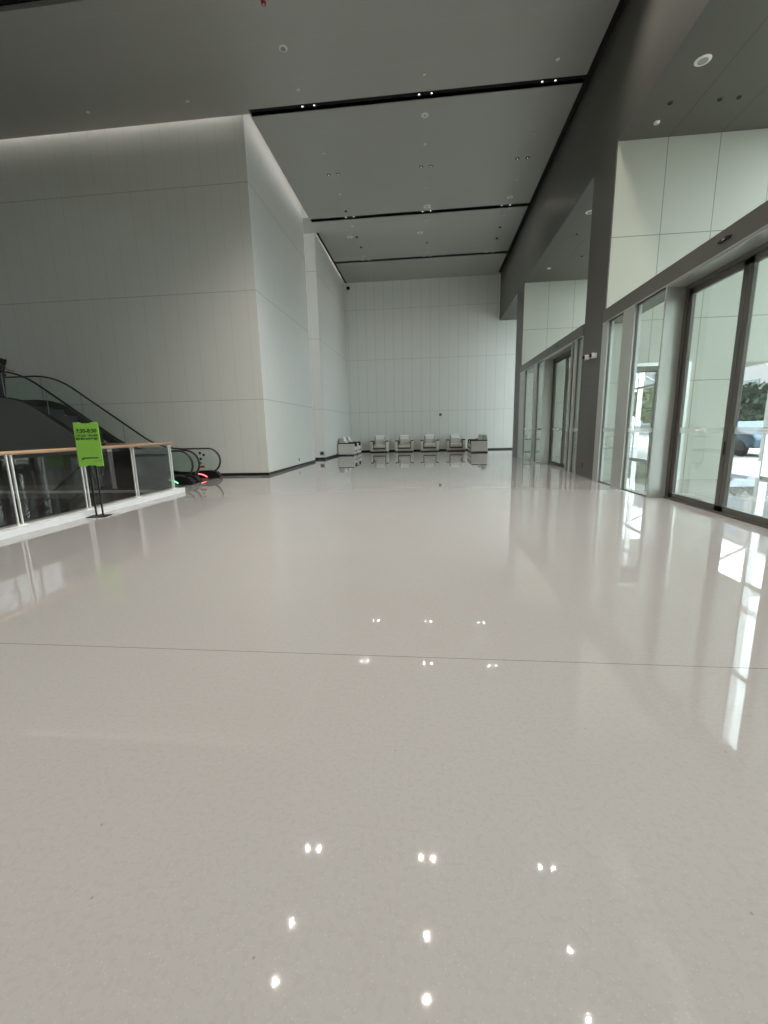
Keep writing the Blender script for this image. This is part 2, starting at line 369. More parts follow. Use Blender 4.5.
def vestibule(ya, yb, dz0, dz1, far_posts, near_posts):
    """front from y=ya to y=yb, recessed doors between dz0 and dz1; posts: steel mullion spans"""
    xf = XR - .03; xi = 4.47
    # header band with soffit over the recessed doors
    hb = MB().box(xf, ya, 3.76, xi+.18, yb, HD)
    hb.box(xi-.02, dz0, 3.66, xi+.12, dz1, 3.76)
    struct(hb.build('trim_header', 'header'))
    struct(MB().box(xf+.01, dz0+.02, 3.72, xi-.02, dz1-.02, 3.757).build('trim_header_soffit', 'steel'))
    struct(MB().box(xf-.004, ya, 3.755, xf+.02, yb, 3.772).build('trim_header_line', 'alu'))
    # reveals of the recess
    for y_, s_ in ((dz0, -1), (dz1, 1)):
        struct(MB().box(xf, y_, 0, xi+.12, y_+s_*.045, 3.76).build('trim_reveal', 'steel'))
    # steel posts
    segs = sorted(far_posts+near_posts)
    for (p0, p1) in segs:
        struct(MB().box(xf+.005, p0, 0, xf+.14, p1, 3.76).build('trim_post', 'steel'))
    # glass between posts
    marks = [ya] + [v for sg in segs for v in sg if v < dz0] + [dz0-.045]
    def runs(a, b_):
        cur = a; out = []
        for p0, p1 in segs:
            if p0 >= a-.001 and p1 <= b_+.001:
                if p0-cur > .05: out.append((cur, p0))
                cur = p1
        if b_-cur > .05: out.append((cur, b_))
        return out
    for (a, b_) in runs(ya, dz0-.045)+runs(dz1+.045, yb):
        window(xf+.04, xf+.08, a+.002, b_-.002, 0.0, 3.755, .02)
    # threshold
    struct(MB().box(xi-.03, dz0, 0, xi+.12, dz1, .03).build('trim_threshold', 'bronze'))
    struct(MB().box(xi-.01, dz1-.09, .01, xi+.09, dz1-.002, 3.66).box(xi-.01, dz0+.002, .01, xi+.09, dz0+.09, 3.66).build('trim_jamb', 'bronze'))
    mid = (dz0+dz1)/2
    leaf(xi+.01, dz0+.09, mid-.003, 3.65); leaf(xi+.01, mid+.003, dz1-.09, 3.65)
    s = tag(empty('door_sensor', (xf-.001, mid+.05, 3.92)), None, None)
    e = MB().lathe([(.10, 0), (.10, -.012), (.085, -.022)], n=24, axis='x'); o = e.build('sensor_body', 'black', s, smooth=False); o.scale = (1, 1.5, .28)
    MB().box(-.027, -.03, -.012, -.02, .03, .012).build('sensor_eye', 'grey', s)
    return s
s1 = vestibule(3.25, 11.40, 5.55, 8.55, [(9.75, 10.28), (11.08, 11.398)], [(3.252, 3.6), (4.3, 4.8)])
tag(s1, 'small oval black motion sensor on the header over the nearest glass doors', 'door sensor')
s2 = vestibule(12.75, 20.90, 13.68, 16.65, [(17.75, 18.2), (19.9, 20.898)], [(12.752, 12.80), (13.25, 13.42)])
tag(s2, 'small oval black motion sensor on the header between the two dark piers', 'door sensor')
s3 = vestibule(-6.25, 1.9, -3.9, -.9, [(-.1, .3), (1.6, 1.898)], [(-6.248, -5.9)])
tag(s3, 'black motion sensor over the glass doors behind the camera', 'door sensor')
bpy.data.objects.remove(s3.children[0]); bpy.data.objects.remove(s3.children[0]); bpy.data.objects.remove(s3)

# ---- outer glazed wall ------------------------------------------------------
def outer(y0, y1):
    wn_[0] += 1
    wobj = struct(empty('window_%d' % wn_[0], (0, 0, 0)))
    n = max(1, round((y1-y0)/1.36)); st_ = (y1-y0)/n
    f = MB()
    for i in range(n+1):
        y = y0+i*st_; f.box(XO-.06, max(y0, y-.035), 0, XO+.12, min(y1, y+.035), HB)
    for z in (0.0, 1.22, 2.72, 5.2, HB-.07):
        if z == 1.22: continue
        f.box(XO-.04, y0, z, XO+.08, y1, z+.07)
    f.build('window_frame', 'alu', wobj)
    MB().box(XO+.014, y0+.01, .02, XO+.026, y1-.01, HB-.02).build('pane', 'gglass', wobj)
    MB().box(XO+.010, y0+.01, 1.2, XO+.030, y1-.01, 1.32).build('safety_strip', 'strip', wobj)
for a, b_ in ((YBACK, -7.6), (-6.25, 1.9), (3.25, 11.4), (12.75, 20.9), (22.27, YB)): outer(a, b_)

# ================================================================== OUTDOORS
struct(MB().box(XO+.1, -60, -.25, 90, 110, -.02).build('ground', 'pave'))
struct(MB().box(26, -60, -.02, 33, 110, -.005).build('road', 'asphalt'))
def building(name, x0, x1, y0, y1, h, label, floors, cols, side='y'):
    t = tag(empty(name, ((x0+x1)/2, (y0+y1)/2, 0)), label, 'building')
    cx, cy = (x0+x1)/2, (y0+y1)/2
    MB().box(x0-cx, y0-cy, 0, x1-cx, y1-cy, h).build('wall', 'bwhite', t)
    MB().box(x0-cx-.3, y0-cy-.3, h, x1-cx+.3, y1-cy+.3, h+.5).build('roof', 'lgrey', t)
    fh = h/floors
    for k in range(floors):
        wd = (y1-y0)/cols
        for c in range(cols):
            ya = y0-cy+c*wd+wd*.18
            MB().box(x0-cx-.05, ya, k*fh+fh*.3, x0-cx+.1, ya+wd*.64, k*fh+fh*.78).build('window', 'bwin', t)
        wd = (x1-x0)/max(2, cols//2)
        for c in range(max(2, cols//2)):
            xa = x0-cx+c*wd+wd*.18
            MB().box(xa, y0-cy-.05, k*fh+fh*.3, xa+wd*.64, y0-cy+.1, k*fh+fh*.78).build('window', 'bwin', t)
    return t
building('office_building', 42, 62, 56, 92, 15, 'pale office building across the road seen through the doors', 4, 8)
building('low_building', 40, 52, 8, 44, 8, 'low pale building beyond the road behind the nearest doors', 2, 8)
def crown(rad, n, seed, sz):
    rnd = random.Random(seed); mb = MB()
    for i in range(n):
        d = Vector((rnd.gauss(0, 1), rnd.gauss(0, 1), rnd.gauss(0, 1))).normalized()*rad*(.55+.45*rnd.random())
        d.z *= .8
        a = Vector((rnd.uniform(-1, 1), rnd.uniform(-1, 1), rnd.uniform(-1, 1))).normalized(); b2 = a.cross(Vector((rnd.random(), .3, .5))).normalized()
        mb.add([d-a*sz, d+b2*sz*.5, d+a*sz, d-b2*sz*.5], [(0, 1, 2, 3)])
    return mb
def tree(x, y, h, r, label, mat, seed, grp=None):
    t = tag(empty('tree', (x, y, 0)), label, 'tree', grp)
    MB().tube([(0, 0, -.02), (.05, .02, h*.35), (0, .08, h*.6), (.04, 0, h*.8)], [r*.09, r*.07, r*.05, r*.02], 10).build('trunk', 'bark', t, smooth=True)
    o = crown(r, 1800, seed, r*.13).build('foliage', mat, t); o.location = (0, 0, h-r*.75)
    return t
tree(23, 34.5, 4.0, 2.0, 'dark bushy tree outside, seen through the nearest glass door', 'leaf', 3)
tree(25, 52, 5.5, 2.6, 'pale green tree outside, seen through the glass beside the near dark pier', 'leafl', 5)
tree(24, 24, 4.6, 2.0, 'dark street tree outside to the right of the nearest doors', 'leaf', 9)
# parked car
car = tag(empty('car', (13.6, 20.6, -.02), 0), 'blue-grey parked car on the paving outside the nearest glass door', 'car')
prof = [(-2.1, .35), (-2.15, .75), (-1.9, .95), (-1.2, 1.02), (-.6, 1.42), (.9, 1.42), (1.6, 1.0), (2.1, .85), (2.15, .35)]
body = MB().prism(prof, -.85, .85, 'x').build('body', 'carp', car, bevel=.08)
MB().prism([(-1.05, 1.03), (-.55, 1.36), (.85, 1.36), (1.4, 1.03)], -.87, .87, 'x').build('side_window', 'bwin', car)
for sx in (-1, 1):
    for yy in (-1.35, 1.35):
        o = MB().lathe([(.1, -.1), (.31, -.1), (.33, -.05), (.33, .05), (.31, .1), (.1, .1)], n=22, axis='x').build('wheel', 'tyre', car); o.location = (sx*.78, yy, .33)
# white entrance canopy with slanting struts
cp = tag(empty('entrance_canopy', (9.75, 20.5, 0)), 'white steel canopy with slanting struts outside the entrance', 'canopy')
MB().box(-1.2, -4, 4.9, 2.6, 4, 5.1).build('canopy_roof', 'white', cp)
for yy in (-3.6, 3.6):
    MB().box(2.2, yy-.1, 0-.02, 2.4, yy+.1, 4.9).build('post', 'white', cp)
    MB().tube([(2.3, yy, 3.2), (-.8, yy, 4.9)], .06, 8).build('strut', 'white', cp)

# ================================================================== ARMCHAIRS
def make_chair():
    r = empty('armchair', (0, 0, 0))
    # front faces -Y
    W, D = 1.12, .95
    MB().box(-W/2+.16, -D/2+.05, .06, W/2-.16, D/2-.05, .27).build('base', 'fabric', r, bevel=.02)
    MB().box(-W/2+.03, -D/2+.04, 0, W/2-.03, D/2-.03, .06).build('plinth', 'darkwood', r)
    for s in (-1, 1):
        x0, x1 = sorted((s*W/2, s*(W/2-.17)))
        MB().box(x0, -D/2, .06, x1, D/2-.04, .64).build('arm', 'fabric', r, bevel=.035, seg=3)
        a = MB(); a.box(x0+.0, -D/2+.04, .642, x1, D/2-.06, .70)
        a.build('arm_trim', 'darkwood', r, bevel=.012)
        xi = s*(W/2-.175)
        MB().box(min(xi, xi-s*.02), -D/2+.005, .24, max(xi, xi-s*.035), D/2-.2, .66).build('arm_inner_edge', 'darkwood', r)
    MB().box(-W/2+.17, -D/2-.004, .20, W/2-.17, -D/2+.02, .255).build('front_rail', 'darkwood', r)
    MB().box(-W/2+.20, -D/2+.0, .27, W/2-.20, D/2-.30, .47).build('seat_cushion', 'fabric', r, bevel=.05, seg=4)
    MB().prism([(.12, .44), (.16, .95), (.24, .99), (.40, .96), (.44, .80), (.44, .10), (.16, .10)], -W/2+.22, W/2-.22, 'x').build('backrest', 'fabric2', r, bevel=.06, seg=4)
    MB().prism([(.085, .50), (.130, .96), (.24, 1.015), (.40, .985), (.40, .965), (.24, .995), (.15, .94), (.105, .50)], -.27, .27, 'x').build('headrest_cloth', 'cloth', r)
    MB().box(-.29, .02, .47, .29, .13, .80).build('back_cushion', 'fabric', r, bevel=.05, seg=4)
    return r
ch = make_chair()
spots = [(-3.04, 26.95, 0, 'beige armchair with white headrest cloth, leftmost of the row of four along the back wall'),
         (-1.50, 26.95, 0, 'beige armchair with white headrest cloth, second from left in the row along the back wall'),
         (0.06, 26.95, 0, 'beige armchair with white headrest cloth, third from left in the row along the back wall'),
         (1.64, 26.95, 0, 'beige armchair facing the camera, rightmost of the row of four along the back wall'),
         (-4.58, 24.2, PI/2, 'beige armchair seen side-on against the left wall, nearer of the two there'),
         (-4.58, 25.62, PI/2, 'beige armchair against the left wall, half hidden behind the side-on armchair'),
         (2.82, 25.0, -PI/2, 'beige armchair seen side-on at the right end of the seating, facing left'),
         (2.82, 26.25, -PI/2, 'beige armchair at the right end, hidden behind the side-on one, only its back showing')]
for i, (x, y, a, lab) in enumerate(spots):
    o = ch if i == 0 else copy_tree(ch)
    o.location = (x, y, 0); o.rotation_euler = (0, 0, a); tag(o, lab, 'armchair', 'armchairs along the back wall')

# ================================================================== ESCALATORS
def arc(cx, cz, r, a0, a1, n=12): return [(cx+r*math.cos(math.radians(a0+(a1-a0)*i/n)), cz+r*math.sin(math.radians(a0+(a1-a0)*i/n))) for i in range(n+1)]
def bez(p0, p1, p2, n=10): return [((1-t)**2*p0[0]+2*t*(1-t)*p1[0]+t*t*p2[0], (1-t)**2*p0[1]+2*t*(1-t)*p1[1]+t*t*p2[1]) for t in [i/n for i in range(n+1)]]
SL = .716
def rail_path(up):
    """handrail centreline (x,z): from the lower/near newel going towards -X"""
    p = arc(-6.87, .56, .37, -100, 90, 16)
    xk = -8.41; s = 1 if up else -1; top = 3.28 if up else .93-3.6
    x2 = xk-(abs(top-.93))/SL
    p += bez((xk+.75, .93), (xk, .93), (xk-.6, .93+s*.6*SL))
    p += bez((x2+.6, top-s*.6*SL), (x2, top), (x2-.75, top))
    p += arc(-14.0, top-.37, .37, 90, 280, 16)
    return p, xk, x2, top
def make_escalator(up, yn, yf, label, sig):
    r = tag(empty('escalator', (0, 0, 0)), label, 'escalator', 'escalators beside the left wall')
    path, xk, x2, top = rail_path(up); s = 1 if up else -1
    def zr(x):
        pts = [q for q in path[16:-17]]
        for a, b in zip(pts, pts[1:]):
            if b[0] <= x <= a[0]: return a[1]+(b[1]-a[1])*((a[0]-x)/max(1e-6, a[0]-b[0]))
        return .93 if x > xk else top
    xs = [-6.9-i*.1 for i in range(0, 72)]
    for y in (yn, yf):
        MB().tube([(x, y, z) for x, z in path], .026, 10, ry=.042).build('handrail', 'rubber', r, smooth=True)
        # glass: between deck and handrail
        inner = [(x, z-.03) for x, z in path[16:-17]]
        low = [(x, zr(x)-.72) for x in xs]
        g0 = arc(-6.87, .56, .335, -75, 90, 10)
        g1 = arc(-14.0, top-.37, .335, 90, 255, 10)
        outline = g0+[(x, z-.035) for x, z in path[17:-17]]+g1+[(x, z) for x, z in reversed(low)]
        MB().prism(outline, y-.006, y+.006).build('glass_balustrade', 'eglass', r)
        jt = MB()
        for xj in (-8.3, -9.6, -10.9, -12.2): jt.box(xj-.006, y-.008, zr(xj)-.70, xj+.006, y+.008, zr(xj)-.05)
        jt.build('glass_joint', 'grey', r)
        # black deck and skirt under the glass
        dk = [(x, zr(x)-.72) for x in xs]; dl = [(x, zr(x)-.98 if (x < xk or not up) else max(0.0, zr(x)-.98)) for x in xs]
        dk = [(-6.72, .12), (-6.8, .2)]+dk; dl = [(-6.72, .0), (-6.8, .0)]+dl
        MB().prism(dk+list(reversed(dl)), y-.09, y+.09).build('skirt_deck', 'black', r)
        if up and y == yn or (not up):
            low2 = [(x, -.02 if up else zr(x)-1.75) for x in xs]
            if up: cl = [(x, zr(x)-.74) for x in xs]; low2 = [(x, 0.0) for x in xs]
            else: cl = [(x, zr(x)-.9) for x in xs]; low2 = [(x, zr(x)-1.8) for x in xs]
            yo = (y-.12, y-.092) if y == yn else (y+.092, y+.12)
            k0 = 12
            MB().prism(cl[k0:]+list(reversed(low2[k0:])), *yo).build('outer_cladding', 'clad', r)
    # steps
    n = 0; x = -8.25
    while x > x2-.3 and n < 60:
        z = zr(x-.2)-.93
        MB().box(x-.42, yn+.10, z-.28, x, yf-.10, z).build('step', 'tread', r)
        x -= .40; n += 1
    # landings
    MB().box(-8.25, yn+.10, -.02, -6.62, yf-.10, .012).build('landing_plate', 'tread', r)
    MB().box(-8.45, yn+.10, .0, -8.22, yf-.10, .022).build('comb', 'alu', r)
    zt = top-.93
    MB().box(-14.2, yn+.10, zt-.2, x+.02, yf-.10, zt).build('landing_plate', 'tread', r)
    # newel boxes
    for y in (yn, yf):
        nb = MB().prism([(-7.3, 0), (-6.55, 0), (-6.50, .07), (-6.62, .2), (-6.85, .25), (-7.3, .24)], y-.10, y+.10).build('newel_base', 'black', r, bevel=.015)
        if y in sig[0]:
            yy = y-.101
            pts = [(-7.20, .15), (-7.10, .135), (-7.0, .10), (-6.92, .05)]
            MB().tube([(px-.0, yy-.012, pz) for px, pz in pts], .016, 8).build('signal_light', sig[1], nb)
    if not up: pass
    return r, zr
esc_up, zru = make_escalator(True, 11.62, 12.87, 'ascending escalator with black handrails against the left wall, red light at its foot', ([12.87], 'redl'))
esc_dn, zrd = make_escalator(False, 10.05, 11.27, 'descending escalator between the rising one and the glass railing, green light at its mouth', ([11.27], 'greenl'))
# pictogram stickers on the far balustrade
for k, (x, z, rr_) in enumerate([(-7.14, .79, .042), (-7.02, .73, .042), (-7.13, .61, .042), (-7.14, .48, .03)]):
    o = MB().lathe([(rr_, 0), (rr_, -.004)], n=20, axis='y').build('pictogram_sticker', 'black', esc_up); o.location = (x, 12.862, z)
MB().box(-7.24, 12.860, .33, -7.03, 12.864, .40).build('warning_sticker', 'red', esc_up)
MB().box(-7.27, 10.039, .41, -7.08, 10.043, .68).build('notice_plate', 'lgrey', esc_dn)
# upper landing slab at the far left
struct(MB().box(XFAR, 9.7, 2.0, -13.7, YF, 2.345).build('floor_upper_landing', 'clad'))

# ================================================================== GLASS RAILING ROUND THE OPENING
struct(MB().box(-6.3, VY0-.2, 0, -5.95, 9.86, .10).box(-6.3, VY0-.2, -.42, -6.26, 9.86, 0).build('trim_curb', 'curb'))
struct(MB().box(-5.95, 9.86, 0, -15.5, 9.99, .10).build('trim_curb', 'curb')) if False else struct(MB().box(-15.5, 9.74, 0, -6.3, 9.86, .05).build('trim_curb', 'curb'))
rl = tag(empty('glass_railing', (0, 0, 0)), 'glass panel railing with twin steel posts and wooden handrail around the floor opening', 'railing')
RX = -6.12
MB().tube([(RX, VY0-.1, 1.175), (RX, 9.82, 1.175)], .030, 12).build('handrail', 'wood', rl, smooth=True)
MB().tube([(RX, 9.80, 1.174), (-7.82, 9.80, 1.174)], .029, 12).build('handrail', 'wood', rl, smooth=True)
py = [5.70-1.33*k for k in range(4, 0, -1)]+[5.70, 7.03, 8.36, 9.66]
py = [y for y in py if y > VY0-.1]
for y in py:
    p = MB()
    for d in (-.036, .036): p.box(RX-.014, y+d-.010, .10, RX+.014, y+d+.010, 1.15)
    p.box(RX-.045, y-.07, .10, RX+.045, y+.07, .112)
    p.build('post', 'postm', rl)
for a, b_ in zip(py, py[1:]): MB().box(RX-.006, a+.055, .14, RX+.006, b_-.055, 1.09).build('glass_panel', 'rglass', rl)
px_ = [-6.25-1.5*k for k in range(2)]
for x in px_[1:]:
    p = MB()
    for d in (-.035, .035): p.box(x+d-.011, 9.77, .10, x+d+.011, 9.83, 1.15)
    p.build('post', 'postm', rl)
for a, b_ in zip(px_, px_[1:]): MB().box(b_+.055, 9.794, .14, a-.055, 9.806, 1.09).build('glass_panel', 'rglass', rl)

# ================================================================== GREEN SIGN STAND
sg = tag(empty('sign_stand', (-5.79, 6.86, 0)), 'green notice board on two thin black poles standing beside the white curb', 'sign')
RZ = 0.0
def T(txt, size, loc, parent, name, mat, ext=.001, bold=0):
    cu = bpy.data.curves.new(name, 'FONT'); cu.body = txt; cu.size = size; cu.align_x = 'CENTER'; cu.align_y = 'CENTER'; cu.extrude = ext; cu.offset = bold
    o = bpy.data.objects.new('tmp_text', cu); C.objects.link(o); bpy.context.view_layer.update()
    me = bpy.data.meshes.new_from_object(o.evaluated_get(bpy.context.evaluated_depsgraph_get())); bpy.data.objects.remove(o)
    m = bpy.data.objects.new(name, me); C.objects.link(m); me.materials.clear(); me.materials.append(M[mat]); m.parent = parent
    m.location = loc; m.rotation_euler = (PI/2, 0, 0); return m
MB().box(-.15, -.13, 0, .15, .12, .012).build('base_plate', 'black', sg)
for x in (-.055, .055): MB().box(x-.012, 0, .012, x+.012, .018, 1.55).build('pole', 'black', sg)
ow, z0, z1 = .197, .88, 1.625
outl = [(-ow, z0), (-.08, z0), (-.07, z0+.018), (.07, z0+.018), (.08, z0), (ow, z0), (ow, z1), (.085, z1), (.075, z1-.018), (-.075, z1-.018), (-.085, z1), (-ow, z1)]
pn = MB().prism(outl, -.024, -.002).build('sign_panel', 'green', sg, bevel=.003)
T('7:30-8:30', .088, (0, -.0255, z1-.145), pn, 'lettering', 'greend', bold=.003)
T('\u4e8c\u697c\u4e0a\u884c  \u4e0b\u884c\u505c\u8fd0', .043, (0, -.0255, z1-.225), pn, 'lettering', 'greend', bold=.0018)
T('\u8bf7\u8d70\u6b65\u68af\u6216\u4e58\u5750\u7535\u68af', .041, (0, -.0255, z1-.278), pn, 'lettering', 'greend', bold=.0018)
MB().prism([(-.15, z0+.11), (-.11, z0+.155), (.13, z0+.155), (.14, z0+.135), (-.08, z0+.135), (-.12, z0+.115)], -.0265, -.0245).build('printed_swoosh', 'greend', pn)
MB().prism([(.06, z0+.085), (.19, z0+.1), (.19, z0+.105), (.06, z0+.09)], -.0265, -.0245).build('printed_line', 'greend', pn)
sg.rotation_euler = (0, 0, math.radians(12))

# ================================================================== PERSON ON THE ESCALATOR
def lean(v):
    # the figure bends a little forward from the hips
    return (v[0]+max(0, v[2]-.95)*.05 if v[2] > .95 and v[0] < .12 else v[0], v[1], v[2])
def skin_obj(name, mat, verts, edges, radii, parent=None, root=0, sub=2):
    verts = [lean(v) for v in verts]
    me = bpy.data.meshes.new(name); me.from_pydata(verts, edges, []); me.update()
    o = bpy.data.objects.new(name, me); C.objects.link(o); me.materials.append(M[mat])
    if parent is not None: o.parent = parent
    o.modifiers.new('skin', 'SKIN'); sv = me.skin_vertices[0].data
    for i, rd in enumerate(radii):
        sv[i].radius = rd if isinstance(rd, tuple) else (rd, rd)
        sv[i].use_root = (i == root)
    o.modifiers['skin'].use_smooth_shade = True
    sd = o.modifiers.new('sub', 'SUBSURF'); sd.levels = sub; sd.render_levels = sub
    return o
PX, PY, PZ, PS = -12.80, 12.06, 2.35, .95
# local coordinates: person faces +X, right hand (towards -Y) on the near handrail
hand = Vector((-11.85-PX, 11.64-PY, zru(-11.85)+.045-PZ))/PS
V = [(0, 0, .95), (.01, 0, 1.12), (.02, 0, 1.32), (.03, 0, 1.45), (.05, 0, 1.54), (.07, 0, 1.62), (.075, 0, 1.72),     # spine, neck, head
     (0, -.10, .90), (.06, -.11, .50), (.02, -.11, .09), (.13, -.115, .035),
     (0, .10, .90), (-.02, .11, .50), (-.06, .11, .09), (.05, .115, .035),
     (.03, -.19, 1.40), (.03, .19, 1.40), (-.05, .24, 1.12), (-.06, .22, .88), (-.05, .20, .80)]
E_ = [(0, 1), (1, 2), (2, 3), (3, 4), (4, 5), (5, 6), (0, 7), (7, 8), (8, 9), (9, 10), (0, 11), (11, 12), (12, 13), (13, 14), (3, 15), (3, 16), (16, 17), (17, 18), (18, 19)]
Rd = [(.13, .11), (.12, .10), (.15, .11), (.10, .08), .05, (.075, .085), (.06, .07), .085, .058, .042, .035, .085, .058, .042, .035, .06, .06, .045, .033, .03]
el = Vector((.42, -.30, 1.22)); k = len(V)
wrist = hand + Vector((-.13, -.01, .05))
V += [tuple(el), tuple(wrist), tuple(hand+Vector((-.04, 0, .03)))]; E_ += [(15, k), (k, k+1), (k+1, k+2)]; Rd += [.045, .030, (.035, .02)]
# fingers of the gripping hand
for j, dy in enumerate((-.03, -.01, .01, .03)):
    b0 = len(V); ln = (.055, .07, .065, .05)[j]
    V += [tuple(hand+Vector((.0, dy, .028))), tuple(hand+Vector((ln*.6, dy*1.15, .022))), tuple(hand+Vector((ln, dy*1.2, .0)))]
    E_ += [(k+2, b0), (b0, b0+1), (b0+1, b0+2)]; Rd += [.011, .009, .008]
b0 = len(V); V += [tuple(hand+Vector((-.03, .045, .01))), tuple(hand+Vector((.0, .06, -.01)))]; E_ += [(k+2, b0), (b0, b0+1)]; Rd += [.012, .009]
person = skin_obj('person', 'skin', V, E_, Rd)
person.location = (PX, PY, PZ); person.scale = (PS, PS, PS)
tag(person, 'person in dark clothes riding the escalator at the left edge, hand on the black handrail', 'person')
# clothes
cv = [(0, 0, .86), (.01, 0, 1.10), (.02, 0, 1.32), (.03, 0, 1.45), (.03, -.19, 1.40), tuple(Vector((.03, -.19, 1.40)).lerp(el, .75)), (.03, .19, 1.40), (-.05, .24, 1.12), (-.06, .22, .90)]
ce_ = [(0, 1), (1, 2), (2, 3), (3, 4), (4, 5), (3, 6), (6, 7), (7, 8)]
skin_obj('jacket', 'jacket', cv, ce_, [(.17, .15), (.16, .14), (.19, .16), (.13, .12), .10, .075, .10, .07, .052], person)
skin_obj('forearm_sleeve', 'sleeve', [tuple(Vector((.03, -.19, 1.40)).lerp(el, .7)), tuple(el), tuple(el.lerp(wrist, .85))], [(0, 1), (1, 2)], [.052, .05, .04], person, root=1)
skin_obj('trousers', 'jacket', [(0, 0, .98), (0, -.10, .90), (.06, -.11, .50), (.02, -.11, .10), (0, .10, .90), (-.02, .11, .50), (-.06, .11, .10)], [(0, 1), (1, 2), (2, 3), (0, 4), (4, 5), (5, 6)], [(.15, .13), .11, .08, .07, .11, .08, .07], person)
for (x, y) in ((.02, -.115), (-.06, .115)):
    o = MB().box(-.09, -.048, 0, .19, .048, .075).build('shoe', 'rubber', person, bevel=.03, seg=3); o.location = (x, y, .002)
hr = MB()
prof_ = [(.02, -.14), (.085, -.10), (.105, -.02), (.10, .05), (.07, .10), (.02, .125)]
hh = hr.lathe(prof_, n=18).build('hair', 'hair', person, smooth=True); hh.location = (.09, 0, 1.70)
def blob(name, mat, loc, sc, parent):
    bm = bmesh.new(); bmesh.ops.create_uvsphere(bm, u_segments=14, v_segments=10, radius=1)
    me = bpy.data.meshes.new(name); bm.to_mesh(me); bm.free(); o = bpy.data.objects.new(name, me); C.objects.link(o)
    me.materials.append(M[mat]); o.parent = parent; o.location = loc; o.scale = sc
    for p in me.polygons: p.use_smooth = True
    return o
blob('nose', 'skin', (.197, 0, 1.655), (.018, .014, .024), person)
blob('ear', 'skin', (.10, -.085, 1.655), (.018, .010, .03), person); blob('ear', 'skin', (.10, .085, 1.655), (.018, .010, .03), person)
blob('eye', 'hair', (.183, -.03, 1.68), (.008, .012, .006), person); blob('eye', 'hair', (.183, .03, 1.68), (.008, .012, .006), person)
blob('mouth', 'red', (.18, 0, 1.605), (.008, .024, .005), person)

# ================================================================== CEILING FITTINGS
def rowname(y):
    names = {9.75: 'above and before the frame', 13.34: 'in the nearest black ceiling slot', 16.50: 'between first two black slots',
             19.64: 'in the second black ceiling slot', 24.36: 'in the farthest black ceiling slot', 7.85: 'second row overhead', 6.72: 'first row overhead'}
    return names[y]
cn = {-3.26: 'left', -0.07: 'centre', 3.10: 'right'}
def make_downlight(y, slot):
    if y > 10 and not slot:
        r = empty('downlight', (0, 0, 0))
        MB().lathe([(.066, 0), (.066, -.008), (.05, -.010)], n=20).build('housing', 'black', r)
        MB().lathe([(.022, -.010), (.022, -.014)], n=14).build('lamp_lens', 'lensd', r); return r
    r = empty('downlight', (0, 0, 0))
    z = H if not slot else H+.05
    MB().lathe([(.050, .08), (.062, .08), (.062, -.004), (.050, -.004), (.046, .06)], n=20).build('housing', 'black', r, smooth=True)
    lz = (.045 if y < 10 else .004) if slot else -.006
    MB().lathe([(.028 if y < 10 else .026, lz), (.028 if y < 10 else .026, lz+.004)], n=16).build('lamp_lens', 'lens' if y < 10 else 'lensd', r)
    return r
base_dl = {}
lamp = bpy.data.lights.new('downlight_beam', 'SPOT'); lamp.energy = SPOT; lamp.spot_size = math.radians(132); lamp.spot_blend = 1.0; lamp.shadow_soft_size = .02; lamp.color = (1, .93, .85)
lamp2 = lamp.copy(); lamp2.shadow_soft_size = .045; lamp2.energy = SPOT*.22; lamp2.spot_size = math.radians(158); lamp3 = lamp.copy(); lamp3.energy = SPOT*.4
rows = [(13.34, True, 2), (16.50, False, 2), (19.64, True, 2), (24.36, True, 2), (9.75, True, 2), (7.85, False, 1), (6.72, False, 1)]
side = {0: 'left one of its pair', 1: 'right one of its pair'}
protos = {}
for y, slot, n in rows:
    for cx, cname in cn.items():
        for k_ in range(n):
            x = cx + ((-.165 if k_ == 0 else .165) if n == 2 else 0)
            key = (slot, y < 10)
            if key not in protos: protos[key] = make_downlight(y, slot); o = protos[key]
            else: o = copy_tree(protos[key])
            o.location = (x, y, H if not slot else H+.03)
            lab = 'downlight %s, %s column, %s' % (rowname(y), cname, side[k_].split()[0])
            if y < 10: lab = 'ceiling lamp seen as floor glint, %s row, %s column%s' % ({9.75: 'farthest', 7.85: 'middle', 6.72: 'nearest'}[y], cname, ', '+side[k_].split()[0]+' of pair' if n == 2 else '')
            tag(o, lab, 'downlight', 'recessed ceiling downlights')
            if 10 < y < 18: continue
            lo = bpy.data.objects.new('downlight_beam', (lamp3 if cx > 3 else lamp) if y < 10 else lamp2); C.objects.link(lo); lo.location = (x, y, H-.012 if not slot else H+.065)
for y in (3.0, -1.0, -5.0):
    for cx in cn:
        lo = bpy.data.objects.new('downlight_beam', lamp); C.objects.link(lo); lo.location = (cx, y, H-.02)

def disc(name, mat, x, y, r_, th, label, cat, group=None, z=H, ring=False):
    o = empty(name, (x, y, z)); tag(o, label, cat, group)
    MB().lathe([(r_, 0), (r_, -th*.4), (r_*.85, -th)], n=24).build('rim', mat, o, smooth=False)
    if ring: MB().lathe([(r_*.62, -th-.001), (r_*.62, -th-.006)], n=24).build('grille', 'grey', o)
    else: MB().lathe([(r_*.35, -th), (r_*.25, -th-.012)], n=14).build('nozzle', 'lgrey', o)
    return o
disc('ceiling_speaker', 'white', -3.33, 11.46, .10, .015, 'ring-shaped white ceiling speaker, leftmost near the top edge of the photo', 'ceiling speaker', z=H, ring=True)
disc('ceiling_speaker', 'white', -.09, 14.07, .11, .015, 'round white ceiling disc in the centre column just past the nearest black slot', 'ceiling speaker')
disc('ceiling_speaker', 'white', 3.14, 18.95, .13, .015, 'round white ceiling disc on the right just before the second black slot', 'ceiling speaker')
